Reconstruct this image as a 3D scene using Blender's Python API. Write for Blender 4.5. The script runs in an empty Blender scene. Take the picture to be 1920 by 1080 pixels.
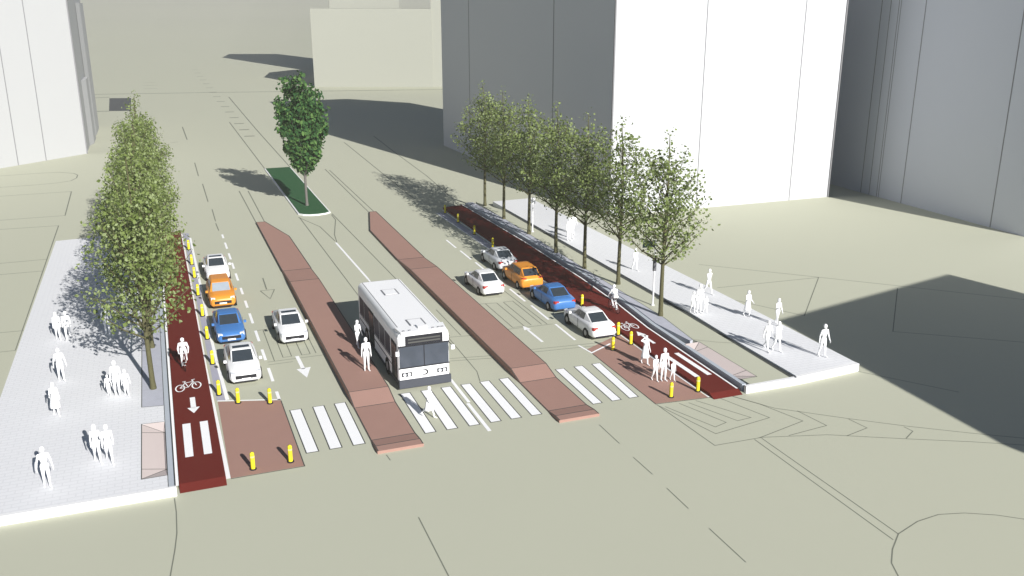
import bpy, math, random
from mathutils import Vector, Matrix
R = math.radians
sc = bpy.context.scene
COL = sc.collection

# ------------------------------------------------------------------ helpers
class MB:
    """collects shapes and links them as one mesh object"""
    def __init__(s): s.v = []; s.f = []; s.mi = []
    def poly(s, pts, m=0):
        b = len(s.v); s.v += [tuple(p) for p in pts]; s.f.append(tuple(range(b, b + len(pts)))); s.mi.append(m); return s
    def sheet(s, pts, z, m=0): return s.poly([(p[0], p[1], z) for p in pts], m)
    def prism(s, pts, z0, z1, m=0):
        a = sum(pts[i][0]*pts[(i+1) % len(pts)][1] - pts[(i+1) % len(pts)][0]*pts[i][1] for i in range(len(pts)))
        if a < 0: pts = pts[::-1]
        zt = z1 if hasattr(z1, '__len__') else [z1]*len(pts)
        if a < 0 and hasattr(z1, '__len__'): zt = list(z1)[::-1]
        n = len(pts); b = len(s.v)
        s.v += [(p[0], p[1], z0) for p in pts] + [(p[0], p[1], z) for p, z in zip(pts, zt)]
        s.f.append(tuple(b+i for i in range(n-1, -1, -1))); s.f.append(tuple(b+n+i for i in range(n)))
        for i in range(n):
            j = (i+1) % n; s.f.append((b+i, b+j, b+n+j, b+n+i))
        s.mi += [m]*(n+2); return s
    def box(s, x0, y0, z0, x1, y1, z1, m=0):
        return s.prism([(x0, y0), (x1, y0), (x1, y1), (x0, y1)], z0, z1, m)
    def cone(s, p0, r0, p1, r1, n=8, caps=True, m=0):
        p0 = Vector(p0); p1 = Vector(p1); d = p1-p0
        if d.length < 1e-6: return s
        q = d.to_track_quat('Z', 'Y'); b = len(s.v)
        for p, r in ((p0, r0), (p1, r1)):
            for i in range(n):
                a = 2*math.pi*i/n; s.v.append(tuple(p + q @ Vector((r*math.cos(a), r*math.sin(a), 0))))
        for i in range(n):
            j = (i+1) % n; s.f.append((b+i, b+j, b+n+j, b+n+i)); s.mi.append(m)
        if caps:
            s.f.append(tuple(b+i for i in range(n-1, -1, -1))); s.f.append(tuple(b+n+i for i in range(n))); s.mi += [m, m]
        return s
    def ball(s, c, r, sx=1, sy=1, sz=1, nu=10, nv=7, m=0):
        b = len(s.v); c = Vector(c)
        s.v.append((c.x, c.y, c.z - r*sz))
        for j in range(1, nv):
            t = math.pi*j/nv
            for i in range(nu):
                a = 2*math.pi*i/nu
                s.v.append((c.x + r*sx*math.sin(t)*math.cos(a), c.y + r*sy*math.sin(t)*math.sin(a), c.z - r*sz*math.cos(t)))
        s.v.append((c.x, c.y, c.z + r*sz)); e = len(s.v)-1
        for i in range(nu):
            k = (i+1) % nu
            s.f.append((b, b+1+k, b+1+i)); s.mi.append(m)
            for j in range(nv-2):
                s.f.append((b+1+j*nu+i, b+1+j*nu+k, b+1+(j+1)*nu+k, b+1+(j+1)*nu+i)); s.mi.append(m)
            s.f.append((b+1+(nv-2)*nu+i, b+1+(nv-2)*nu+k, e)); s.mi.append(m)
        return s
    def cap(s, p0, r0, p1, r1, n=10):
        s.cone(p0, r0, p1, r1, n); s.ball(p0, r0, nu=n); s.ball(p1, r1, nu=n); return s
    def loft(s, rings, caps=True, m=0, closed=True):
        n = len(rings[0]); b = len(s.v)
        for r in rings: s.v += [tuple(p) for p in r]
        for k in range(len(rings)-1):
            for i in range(n if closed else n-1):
                j = (i+1) % n
                s.f.append((b+k*n+i, b+k*n+j, b+(k+1)*n+j, b+(k+1)*n+i)); s.mi.append(m)
        if caps:
            s.f.append(tuple(b+i for i in range(n-1, -1, -1))); s.f.append(tuple(b+(len(rings)-1)*n+i for i in range(n))); s.mi += [m, m]
        return s
    def line(s, pts, w, z, m=0):
        """a mitred flat strip along a polyline lying on the ground"""
        P = [Vector((p[0], p[1])) for p in pts]; L_ = []; R_ = []
        for i, p in enumerate(P):
            d0 = (P[i]-P[i-1]).normalized() if i > 0 else None
            d1 = (P[i+1]-P[i]).normalized() if i < len(P)-1 else None
            d = ((d0 or d1) + (d1 or d0))
            d = d.normalized() if d.length > 1e-4 else (d0 or d1)
            nn = Vector((-d.y, d.x)); k = 1.0
            if d0 and d1:
                c = nn.dot(Vector((-d1.y, d1.x))); k = min(2.2, 1/max(c, .3))
            ww = w if not hasattr(w, '__len__') else w[i]
            L_.append(p + nn*ww*.5*k); R_.append(p - nn*ww*.5*k)
        for i in range(len(P)-1):
            s.poly([(R_[i].x, R_[i].y, z), (R_[i+1].x, R_[i+1].y, z), (L_[i+1].x, L_[i+1].y, z), (L_[i].x, L_[i].y, z)], m)
        return s
    def mesh(s, name, smooth=False):
        me = bpy.data.meshes.new(name); me.from_pydata(s.v, [], s.f); me.validate(); me.update()
        if len(me.polygons) == len(s.mi):
            me.polygons.foreach_set('material_index', s.mi)
        if smooth: me.polygons.foreach_set('use_smooth', [True]*len(me.polygons))
        return me
    def build(s, name, mats, parent=None, smooth=False):
        me = s.mesh(name, smooth)
        for m in (mats if isinstance(mats, (list, tuple)) else [mats]): me.materials.append(m)
        return link(name, me, parent)

def link(name, me, parent=None):
    o = bpy.data.objects.new(name, me); COL.objects.link(o)
    if parent: o.parent = parent
    return o
def tag(o, label, cat, group=None):
    o['label'] = label; o['category'] = cat
    if group: o['group'] = group
    return o
def thing(name, label, cat, loc=(0, 0, 0), rz=0, group=None):
    o = bpy.data.objects.new(name, None); COL.objects.link(o)
    o.location = loc; o.rotation_euler = (0, 0, rz); o.empty_display_size = .3
    return tag(o, label, cat, group)
def struct(o, label=None):
    o['kind'] = 'structure'
    if label: o['label'] = label
    return o
def dup(root, loc, rz, label, group=None, scale=None, swap=None):
    def cp(o):
        c = o.copy(); COL.objects.link(c); return c
    r = cp(root); r.location = loc; r.rotation_euler = (0, 0, rz); r['label'] = label
    if group: r['group'] = group
    if scale: r.scale = scale if hasattr(scale, '__len__') else (scale,)*3
    for ch in list(root.children):
        c = cp(ch); c.parent = r
        for g in list(ch.children):
            d = cp(g); d.parent = c
    return r

def mat(name, col, rough=.8, var=.03, scale=2.0, metal=0, spec=.08, coat=0):
    m = bpy.data.materials.new(name); m.use_nodes = True; nt = m.node_tree; b = nt.nodes['Principled BSDF']
    b.inputs['Roughness'].default_value = rough; b.inputs['Metallic'].default_value = metal
    b.inputs['Specular IOR Level'].default_value = spec; b.inputs['Coat Weight'].default_value = coat
    tc = nt.nodes.new('ShaderNodeTexCoord'); nz = nt.nodes.new('ShaderNodeTexNoise'); mx = nt.nodes.new('ShaderNodeMix')
    mx.data_type = 'RGBA'; nz.inputs['Scale'].default_value = scale; nz.inputs['Detail'].default_value = 5
    mx.inputs['A'].default_value = (*[max(0, c*(1-var)) for c in col], 1)
    mx.inputs['B'].default_value = (*[min(1, c*(1+var)) for c in col], 1)
    nt.links.new(tc.outputs['Object'], nz.inputs['Vector']); nt.links.new(nz.outputs['Fac'], mx.inputs['Factor'])
    nt.links.new(mx.outputs['Result'], b.inputs['Base Color'])
    return m

def paver_mat(name, c1, c2, mortar, bw, bh):
    m = mat(name, c1, .85); nt = m.node_tree; b = nt.nodes['Principled BSDF']
    tc = nt.nodes['Texture Coordinate']; br = nt.nodes.new('ShaderNodeTexBrick')
    br.inputs['Scale'].default_value = 1; br.inputs['Brick Width'].default_value = bw; br.inputs['Row Height'].default_value = bh
    br.inputs['Mortar Size'].default_value = .03; br.inputs['Mortar Smooth'].default_value = .2
    br.inputs['Color1'].default_value = (*c1, 1); br.inputs['Color2'].default_value = (*c2, 1); br.inputs['Mortar'].default_value = (*mortar, 1)
    nt.links.new(tc.outputs['Object'], br.inputs['Vector']); nt.links.new(br.outputs['Color'], b.inputs['Base Color'])
    return m

def leaf_mat(name, cols, trans=.35):
    m = bpy.data.materials.new(name); m.use_nodes = True; nt = m.node_tree
    for n in list(nt.nodes): nt.nodes.remove(n)
    out = nt.nodes.new('ShaderNodeOutputMaterial'); geo = nt.nodes.new('ShaderNodeNewGeometry')
    ramp = nt.nodes.new('ShaderNodeValToRGB'); el = ramp.color_ramp.elements
    el[0].position = 0; el[0].color = (*cols[0], 1); el[1].position = 1; el[1].color = (*cols[-1], 1)
    for i, c in enumerate(cols[1:-1]):
        e = el.new((i+1)/(len(cols)-1)); e.color = (*c, 1)
    d = nt.nodes.new('ShaderNodeBsdfDiffuse'); t = nt.nodes.new('ShaderNodeBsdfTranslucent'); mx = nt.nodes.new('ShaderNodeMixShader')
    mx.inputs['Fac'].default_value = trans
    nt.links.new(geo.outputs['Random Per Island'], ramp.inputs['Fac'])
    nt.links.new(ramp.outputs['Color'], d.inputs['Color']); nt.links.new(ramp.outputs['Color'], t.inputs['Color'])
    nt.links.new(d.outputs[0], mx.inputs[1]); nt.links.new(t.outputs[0], mx.inputs[2]); nt.links.new(mx.outputs[0], out.inputs['Surface'])
    return m

M = dict(
    ground=mat('ground_paving', (.50, .505, .398), .9, .012, .15),
    line=mat('line_grey', (.20, .21, .17), .9),
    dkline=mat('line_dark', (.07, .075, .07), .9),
    white=mat('road_paint_white', (.92, .92, .92), .8, .02, 1),
    lane=mat('bike_lane_red', (.135, .021, .016), .85, .06, .6),
    brick=mat('island_brick', (.37, .225, .185), .9, .04, 1.2),
    kerb=mat('kerb_concrete', (.80, .80, .80), .85, .02),
    kerbgrey=mat('kerb_blue_grey', (.45, .49, .54), .85, .04),
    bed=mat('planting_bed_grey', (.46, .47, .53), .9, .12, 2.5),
    buffer=mat('buffer_lavender', (.40, .40, .48), .9, .06, 1),
    ramp=mat('kerb_ramp_pink', (.66, .57, .54), .9, .03),
    pave=paver_mat('pavement_pavers', (.765, .77, .785), (.75, .755, .77), (.69, .695, .71), .6, .3),
    grass=mat('median_grass', (.032, .10, .042), .95, .25, 6),
    wall=mat('wall_white', (.44, .445, .45), .85, .01, .05),
    wall_t=mat('wall_bright_white', (.54, .55, .57), .85, .01, .05),
    wall_b=mat('wall_pale_stone', (.56, .58, .63), .85, .01, .05),
    wall_f=mat('wall_haze_tint', (.335, .34, .295), .85, .01, .05),  # far white walls, with distance haze put into their colour
    seam=mat('wall_seam', (.22, .22, .23), .9),
    patch=mat('dark_paving', (.09, .095, .10), .9, .05, .3),
    person=mat('white_figure', (.90, .90, .90), .8, .01),
    yellow=mat('bollard_yellow', (.80, .66, .03), .6, .04, 4),
    bark=mat('bark_olive', (.10, .095, .05), .95, .3, 8),
    bark2=mat('bark_grey', (.15, .14, .13), .95, .3, 8),
    cwhite=mat('car_white', (.84, .84, .84), .35, .01, 1, 0, .4),
    csilver=mat('car_silver', (.62, .64, .66), .35, .01, 1, 0, .4),
    corange=mat('car_orange', (.72, .28, .035), .35, .02, 1, 0, .4),
    cblue=mat('car_blue', (.06, .185, .46), .35, .02, 1, 0, .4),
    glass=mat('car_glass', (.035, .045, .055), .15, .2, 3, 0, .5),
    glassl=mat('pale_glass', (.30, .34, .38), .2, .15, 1.5, 0, .5),
    rubber=mat('tyre_rubber', (.02, .02, .02), .9),
    black=mat('black_plastic', (.025, .025, .03), .6),
    alloy=mat('wheel_alloy', (.35, .35, .36), .4, .05, 3, .6),
    lamp=mat('headlight_lens', (.75, .77, .80), .15, .02, 1, 0, .6),
    red=mat('tail_lamp', (.45, .05, .04), .3),
    buswhite=mat('bus_white', (.92, .92, .92), .5, .01, .5, 0, .3),
    busgrey=mat('bus_skirt', (.07, .075, .09), .6, .05),
    busglass=mat('bus_windscreen', (.055, .065, .085), .12, .3, 1.2, 0, .6),
    busside=mat('bus_side_glass', (.028, .032, .055), .45, .2, 1.5, 0, .12),
    steel=mat('pole_white', (.75, .75, .76), .5),
    signg=mat('sign_green', (.10, .16, .15), .6, .1, 2),
)
M['leaf'] = leaf_mat('street_tree_leaf', [(.09, .125, .035), (.18, .235, .07), (.25, .31, .115), (.34, .40, .21)], .35)
M['leaf2'] = leaf_mat('median_tree_leaf', [(.025, .075, .03), (.06, .14, .045), (.14, .25, .075)], .3)

# ------------------------------------------------------------------ the ground and what is painted on it
gm = MB()
gm.v = [(-1500,-60,0),(1700,-60,0),(1700,620,0),(-1500,620,0),(1700,1200,6),(-1500,1200,6),(1700,2500,46),(-1500,2500,46)]; gm.f = [(0,1,2,3),(3,2,4,5),(5,4,6,7)]; gm.mi = [0]*3   # level round the junction, rising gently far off
struct(gm.build('ground', M['ground']), 'pale beige paved ground of the junction and the blocks around it')

def lw(p): return max(.05, .00105*math.hypot(p[0], p[1]))
LINES = [
 [(-18.6,126.4),(-14.5,126.85),(-12,126.7),(-10.3,125.2),(-9.75,123.8),(-9.75,121.5),(-10.25,119.75),(-11.7,118.8),(-13.5,118.4),(-24,117.6)],
 [(-24,112.2),(-9.73,112.5),(-9.47,99.2),(-22,99.1)], [(-22,95.2),(-9.71,94.6),(-9.45,59.23),(-22,59.5)],
 [(-20,81.5),(-9.58,81.65)], [(-20,78.1),(-9.53,77.9)], [(-15,63.3),(-9.34,63)], [(-9.25,59),(-9.15,37.5)],
 [(-16,240.5),(13.5,235),(40,229),(72,222)], [(-13,200.6),(-8.45,199.8)], [(-15,230),(-9.35,231)],
 [(12.25,172.7),(12.35,119.5)], [(16.1,222),(15.64,162),(15.55,119.5)],
 [(4.12,168.5),(4.2,151.6)],[(4.2,128.3),(4.13,117.6)],[(4.3,112),(4.25,101)],[(4.4,97),(4.34,91.1)],[(4.3,90.3),(4.35,87)],
 [(1.7,148.9),(2.8,149.6)],
 [(15.38,90),(15.33,87.6),(14.1,81.6),(13.76,78.6)], [(12.1,90),(13.4,85.2),(13.7,79.2)], [(12.2,89.9),(12.3,56)], [(15.52,90.5),(15.75,73),(15.92,60),(15.6,46),(15.3,44.6)],
 [(19.5,117),(19.1,89.3)], [(19.9,116),(19.65,89.3)], [(7.9,106),(7.95,89)], [(8.85,105.7),(8.75,88.8)],
 [(32.3,145.4),(31.3,127.8),(30.3,107.5),(29.3,95.5)], [(26.5,140),(25.6,110),(25.2,95)],
 [(4.6,51.75),(7.85,51.75)], [(4.6,51.3),(6,51.3)], [(4.6,57.6),(7.85,57.6)], [(5.0,57.5),(5.0,51.8)],[(5.55,56),(5.55,52.2),(6.05,52.2),(6.05,56)],[(6.65,56),(6.65,52.2),(7.15,52.2),(7.15,56)],[(7.5,56),(7.5,52.2)],
 [(13.9,52.2),(17.2,51.75)], [(13.9,48.6),(17.2,48)], [(13.9,48.2),(17.2,47.6)], [(14.3,57.5),(14.3,52.3)],[(15.1,57.5),(15.1,52.2),(15.9,52.2),(15.9,57.5),(15.1,57.5)],[(16.6,57.5),(16.6,52)],
 [(19.75,57.6),(21,57.4),(21,52.2),(20.2,52.2),(20.2,57.5)],[(21.5,57.4),(21.5,52.2)],[(21.5,57.4),(22.2,57.4),(22.2,52.1)],[(19.75,52),(22.9,51.9)],
 [(19.75,48.1),(25.8,47.5)], [(19.75,47.65),(25.8,47.05)], [(22.5,60),(22.55,52)],
 [(8.29,32.1),(8.2,25)], [(8.35,37.9),(8.4,37.3)], [(19.03,37.2),(19.02,35)], [(18.97,33.55),(19,31.8)], [(18.97,30.5),(18.95,28.7)], [(18.92,27.1),(18.92,24.6)],
 [(-.98,37.3),(-.94,36.1),(-.97,34.4),(-1.08,33.2),(-1.3,31.4),(-1.7,29.5)],
 [(25.3,33.05),(25.2,23.8)], [(25.7,33.02),(25.69,24.06)],
 [(33.5,20.5),(32.5,21.8),(31.3,23.05),(30.5,23.7),(29.4,24.3),(28.3,24.6),(27.1,24.5),(25.7,24.06),(24.7,23.3),(24,22.6),(23.6,21.8),(23.4,20.8)],
 [(24.1,38),(25.1,35.15),(24.3,34.9),(23.2,37.9)], [(25.1,38),(26.6,35.18),(25.75,35.1),(24.6,37.9)],
 [(26.4,38),(27.47,34.83),(23.9,34.25),(22.95,38.1)], [(27.2,37.8),(28,36.4),(28.8,33.9),(25.6,33.1)],
 [(29.3,35),(29.56,33.04),(27.1,32.8)], [(31.1,33.25),(31.25,32.1),(29.7,31.75)], [(33.05,31.55),(33.1,31),(32.2,30.5)],
 [(27.2,37.85),(28.4,35.7),(31.3,33.15),(33.24,31.55),(35.6,29.8),(38.5,27.8)], [(22.92,38.3),(23.16,33.2),(25.8,33.1),(28.9,32.2),(32.2,30.45),(34.85,29.1),(37.5,27.6)],
 [(39.7,60.9),(46.2,54.6),(56.3,44.6)], [(37.5,54.9),(46.3,54.4),(39.4,47.3),(36.8,52.3)], [(49.9,50),(42.7,42.7),(48.9,38.2)], [(35.9,38.2),(39,33.8)],
]
lm = MB()
for pl in LINES:
    flat = pl[0][1] > 150 and abs(pl[-1][0]-pl[0][0]) > abs(pl[-1][1]-pl[0][1])
    lm.line(pl, [.9 if flat else lw(p) for p in pl], .004)
for i in range(15):
    y = 152.5 + i*i*.28 + i*8.2
    lm.line([(12.9 - i*.02, y), (14.5 - i*.01, y-.2)], .8, .004)
for y in (252, 262, 272): lm.line([(-2.2, y), (1.2, y)], .4, .004)
struct(lm.build('ground_line', M['line']), 'thin grey survey lines drawn on the ground')
pm = MB(); pm.sheet([(-9.3, 228.6), (-4.7, 227.2), (-4.45, 198.8), (-8.5, 200)], .006)
struct(pm.build('dark_paving', M['patch']), 'dark rectangular paved patch far up the left side')

wm = MB()
def bar(q, z=.008, e=.055):
    cx = sum(p[0] for p in q)/4; cy = sum(p[1] for p in q)/4
    o = [(p[0] + math.copysign(e, p[0]-cx), p[1] + math.copysign(e, p[1]-cy)) for p in q]
    wm.sheet(o, z-.004, 1); wm.sheet(q, z, 0)
def zb(xf, xn, w, yf=44.45, yn=39.42): bar([(xf, yf), (xf+w, yf), (xn+w, yn), (xn, yn)])
for xf, xn in ((4.88, 4.93), (6.06, 6.03), (7.18, 7.14)): zb(xf, xn, .52)
for xf, xn in ((10.72, 10.68), (11.88, 11.8), (13.02, 12.96), (14.16, 14.1), (15.27, 15.2), (16.41, 16.32)): zb(xf, xn, .5)
for xf, xn in ((19.92, 19.85), (21.1, 20.97), (22.24, 22.0)): zb(xf, xn, .48, 44.6, 39.56)
struct(wm.build('crosswalk_marking', [M['white'], M['dkline']]), 'white zebra bars across the whole road')

rm = MB()
def dash(x, y0, y1, w=.17): rm.sheet([(x-w/2, y0), (x+w/2, y0), (x+w/2, y1), (x-w/2, y1)], .009)
for y0, y1 in ((83.8,85.3),(79.8,82.1),(76.1,78.2),(73.1,75),(69.6,71.7),(65.9,67.6),(62.6,64.3),(59.1,61.3),(55.5,57.6),(52.1,54),(48.7,50.8),(46,47.2)): dash(4.53, y0, y1)
rm.line([(13.67,78.6),(13.85,66.5)], .17, .009); rm.line([(13.85,66.5),(13.8,56)], .13, .009)
rm.line([(13.85,45.4),(13.82,42.1)], .17, .009); rm.line([(13.72,42.0),(13.69,38.5)], .19, .009)
rm.line([(1.45,47.05),(4.6,46.05)], .12, .009)
rm.line([(1.96,47),(1.83,52.7),(1.78,57),(1.8,64),(1.75,85)], [.2,.18,.17,.17,.17], .009)
for y0, y1 in ((48.6,51.8),(52.8,56),(57,60.2),(61,64),(65,68),(69,72),(73,76)): rm.line([(23,y0),(23.05,y1)], .16, .009)
rm.line([(22.8,47.7),(23,46.25),(24.75,47.25)], .13, .009)
rm.line([(25.55,68),(25.5,77),(25.38,87)], .16, .009)
# straight arrows
rm.sheet([(6.24,52.1),(6.46,52.1),(6.5,49.95),(6.28,49.95)], .009); rm.poly([(6.02,50.0,.009),(6.38,48.55,.009),(6.84,50.1,.009)])
rm.sheet([(20.88,49.05),(21.06,49.05),(21.02,51.5),(20.86,51.5)], .009); rm.poly([(20.7,51.45,.009),(21.2,51.45,.009),(20.93,52.25,.009)])
struct(rm.build('lane_marking', M['white']), 'white lane dashes, stop lines and arrows on the road')
am = MB(); am.line([(6.36,69.6),(6.28,66.5)], .09, .009); am.line([(5.8,66.3),(6.82,66.3),(6.25,64.1),(5.8,66.3)], .08, .009)
struct(am.build('arrow_outline', M['line']), 'faint outlined arrow on the left lane')

# refuges painted brown
bm_ = MB(); bm_.sheet([(1.46,46.95),(4.6,45.95),(4.6,38.2),(1.4,38.2)], .005)
struct(bm_.build('refuge_paint', M['brick']), 'brown painted refuge at the end of the left parking lane')
bm_ = MB(); bm_.sheet([(23.0,46.9),(26.0,48.55),(26.05,38.1),(22.93,38.4)], .005)
struct(bm_.build('refuge_paint', M['brick']), 'brown painted refuge at the end of the right parking lane')
em = MB(); em.line([(4.6,45.9),(4.63,38.15),(1.4,38.15)], .05, .0085); em.line([(23,46.9),(22.9,38.35),(26.05,38.05)], .05, .0085)
struct(em.build('refuge_edge_line', M['dkline']), 'thin dark edge around the brown refuges')
bf = MB(); bf.sheet([(1.2,87),(1.68,87),(1.9,47.0),(1.42,47.05)], .005)
bf.sheet([(25.5,87),(26.2,87),(26.1,48.5),(25.6,48.2)], .005)
struct(bf.build('buffer_strip', M['buffer']), 'lavender grey buffer strips beside the bike lanes')

# bike lanes: raised, with a short ramp at the near end
LZ = .18
lb = MB()
def raised(b, L_, R_, yr0, z):   # L_,R_: edge polylines from near to far
    n = len(L_)
    b.poly([(L_[0][0], yr0, .004), (R_[0][0], yr0, .004), (*R_[0], z), (*L_[0], z)])
    b.poly([(L_[0][0], yr0, .004), (*L_[0], z), (*L_[0], -.02)]); b.poly([(R_[0][0], yr0, .004), (*R_[0], -.02), (*R_[0], z)])
    for i in range(n-1):
        b.poly([(*L_[i], z), (*R_[i], z), (*R_[i+1], z), (*L_[i+1], z)])
        b.poly([(*L_[i], -.02), (*L_[i], z), (*L_[i+1], z), (*L_[i+1], -.02)])
        b.poly([(*R_[i], -.02), (*R_[i+1], -.02), (*R_[i+1], z), (*R_[i], z)])
    b.poly([(*L_[-1], -.02), (*L_[-1], z), (*R_[-1], z), (*R_[-1], -.02)])
raised(lb, [(-.74,38.15),(-.72,87.2)], [(1.2,38.15),(1.02,87.2)], 37.62, LZ)
struct(lb.build('bike_lane', M['lane']), 'dark red raised bike lane along the left pavement')
RCURB = [(28.1,38.2),(28.25,43.4),(28.4,48.6),(28.9,54),(29.2,60.2),(29.35,71.5),(29.1,89)]
lb = MB(); raised(lb, [(26.08,38.2),(26.1,43.4),(26.2,48.6),(26.25,54),(26.3,60.2),(26.45,71.5),(26.6,88.6)], [(x-.22, y) for x, y in RCURB], 37.75, LZ)
struct(lb.build('bike_lane', M['lane']), 'dark red raised bike lane along the right pavement')
wl = MB()
wl.line([(1.3,38.2),(1.14,52),(1.05,87)], .2, .012); wl.line([(-.82,38.0),(-.8,87.2)], .12, LZ+.012)
wl.line([(26.0,38.1),(26.0,42),(26.1,48.4),(26.3,69),(26.35,88)], .13, .012)
wl.line([(x-.28, y) for x, y in RCURB], .11, LZ+.012)
struct(wl.build('bike_lane_edge_line', M['white']), 'white edge lines of both bike lanes')
# symbols on the bike lanes
bs = MB(); z = LZ+.008
for x0 in (-.39, .43): bs.sheet([(x0,44.34),(x0+.38,44.34),(x0+.36,40.62),(x0,40.62)], z)
for x0 in (26.55, 27.35): bs.sheet([(x0,44.0),(x0+.3,44.0),(x0+.3,40.4),(x0,40.4)], z)
bs.sheet([(.1,47.6),(.36,47.6),(.36,46.2),(.1,46.2)], z); bs.poly([(-.08,46.25,z),(.54,46.25,z),(.22,45.5,z)])
bs.sheet([(27.0,45.9),(27.2,45.9),(27.2,47.5),(27.0,47.5)], z); bs.poly([(26.8,47.45,z),(27.4,47.45,z),(27.1,48.2,z)])
def bike_sign(cx, cy, k=1.0, ys=1.0, flip=1):
    def P(x, y): return (cx + flip*x*k, cy + y*k*ys + flip*x*.18)
    for wx in (-.45, .45):
        bs.line([P(wx+.24*math.cos(a*math.pi/8), .55*math.sin(a*math.pi/8)) for a in range(17)], .07, z)
    for seg in ([(-.45,0),(-.15,.75),(.3,.75),(.45,0)], [(-.15,.75),(0,-.05),(.3,.75)], [(-.45,0),(0,-.05)], [(.3,.75),(.22,1.05),(.4,1.1)], [(-.15,.75),(-.2,.98)], [(-.3,1.0),(-.1,1.0)]):
        bs.line([P(*p) for p in seg], .065, z)
bike_sign(.1, 49.15, .95, .9); bike_sign(27.1, 49.1, .85, 1.0)
struct(bs.build('bike_lane_symbol', M['white']), 'white bicycle symbols, arrows and bars painted on the red bike lanes')

# traffic islands: main deck, ramp, passage at road level, nose
def island(name, x0, x1, tip, label):
    b = MB(); H = .33; lo = .03
    prof = [(38.1,.15),(38.65,.15),(39.55,lo),(43.5,lo),(44.95,H),(66.8,H),(70.6,.13)]
    for (ya, za), (yb, zb_) in zip(prof[:-1], prof[1:]):
        b.poly([(x0,ya,za),(x1,ya,za),(x1,yb,zb_),(x0,yb,zb_)])
        b.poly([(x0,ya,-.02),(x0,ya,za),(x0,yb,zb_),(x0,yb,-.02)]); b.poly([(x1,ya,-.02),(x1,yb,-.02),(x1,yb,zb_),(x1,ya,za)])
    b.poly([(x0,38.1,-.02),(x1,38.1,-.02),(x1,38.1,.15),(x0,38.1,.15)])
    tp = [(x0,70.6),(x1,70.6)] + tip
    b.prism(tp, -.02, .13)
    o = struct(b.build(name, M['brick']), label)
    e = MB()
    for y, zz in ((38.65,.15),(39.55,lo),(43.5,lo),(44.95,H),(66.8,H),(70.6,.13)):
        w = .045 if y < 60 else .07
        e.poly([(x0+.02,y-w/2,zz+.006),(x1-.02,y-w/2,zz+.006),(x1-.02,y+w/2,zz+.012),(x0+.02,y+w/2,zz+.012)])
    for xx in (x0+.03, x1-.03):
        for (ya, za), (yb, zb_) in zip(prof[:-1], prof[1:]):
            e.poly([(xx-.025,ya,za+.005),(xx+.025,ya,za+.005),(xx+.025,yb,zb_+.005),(xx-.025,yb,zb_+.005)])
    ring = tp[1:] + [tp[0]]
    e.line([(p[0], p[1]) for p in ring], .07, .136)
    e.build('edge_line', M['dkline'], o)
island('traffic_island', 7.99, 10.22, [(10.1,82),(8.75,88.7),(7.93,88.7)], 'left brown boarding island with tapered far tip')
island('traffic_island', 17.25, 19.48, [(19.75,89.4),(19.1,89.4),(17.41,81.6)], 'right brown boarding island with tapered far tip')

# planted median
g = MB(); g.prism([(12.4,119.4),(15.4,119.4),(15.3,91.0),(14.8,90.55),(14.1,90.35),(13.4,90.4),(12.8,90.7),(12.4,91.2)], .02, .16)
struct(g.build('grass_median', M['grass']), 'green grass bed of the central median')
k = MB(); k.prism([(12.25,119.5),(15.53,119.5),(15.45,90.9),(14.9,90.4),(14.1,90.15),(13.3,90.2),(12.65,90.5),(12.25,91.1)], -.02, .12)
struct(k.build('kerb', M['kerb']), 'white kerb around the green median')

# left pavement
PZ = .42
p = MB(); p.prism([(-9.1,37.75),(-2.24,37.62),(-2.24,87),(-9.25,86.3)], -.02, PZ)
p.prism([(-2.24,37.62),(-1.18,37.6),(-1.18,38.7),(-2.24,38.7)], -.02, PZ-.002); p.prism([(-2.24,44.55),(-1.18,44.45),(-1.18,46.5),(-2.24,46.65)], -.02, PZ-.002)
struct(p.build('pavement', M['pave']), 'pale paved pavement on the left of the street')
p = MB(); p.prism([(-9.5,37.5),(-9.5+.4,37.75),(-1.18,37.6),(-.86,37.6),(-.86,37.45),(-9.5,37.5)][1:5] + [(-9.12,37.52)], -.02, PZ+.004)
struct(p.build('kerb', M['kerb']), 'white kerb along the near end of the left pavement')
p = MB(); p.prism([(-2.24,46.65),(-1.18,46.5),(-1.18,87),(-2.24,87)], -.02, PZ-.006)
struct(p.build('planting_bed', M['bed']), 'grey planting bed under the left row of trees')
p = MB(); p.prism([(-1.16,37.62),(-.9,37.62),(-.9,87),(-1.16,87)], -.02, PZ-.05)
struct(p.build('kerb', M['kerbgrey']), 'blue grey kerb between the left pavement and the bike lane')
e = MB()
for xx in (-1.17, -.9): e.line([(xx,37.6),(xx,87)], .03, PZ+.001)
e.line([(-2.24,87),(-2.24,46.65),(-1.2,46.5)], .04, PZ+.003); e.line([(-1.2,44.45),(-2.24,44.55),(-2.24,38.7),(-1.2,38.7)], .04, PZ+.005)
struct(e.build('pavement_edge_line', M['dkline']), 'thin dark edges of the beds and ramps on the left pavement')
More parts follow.
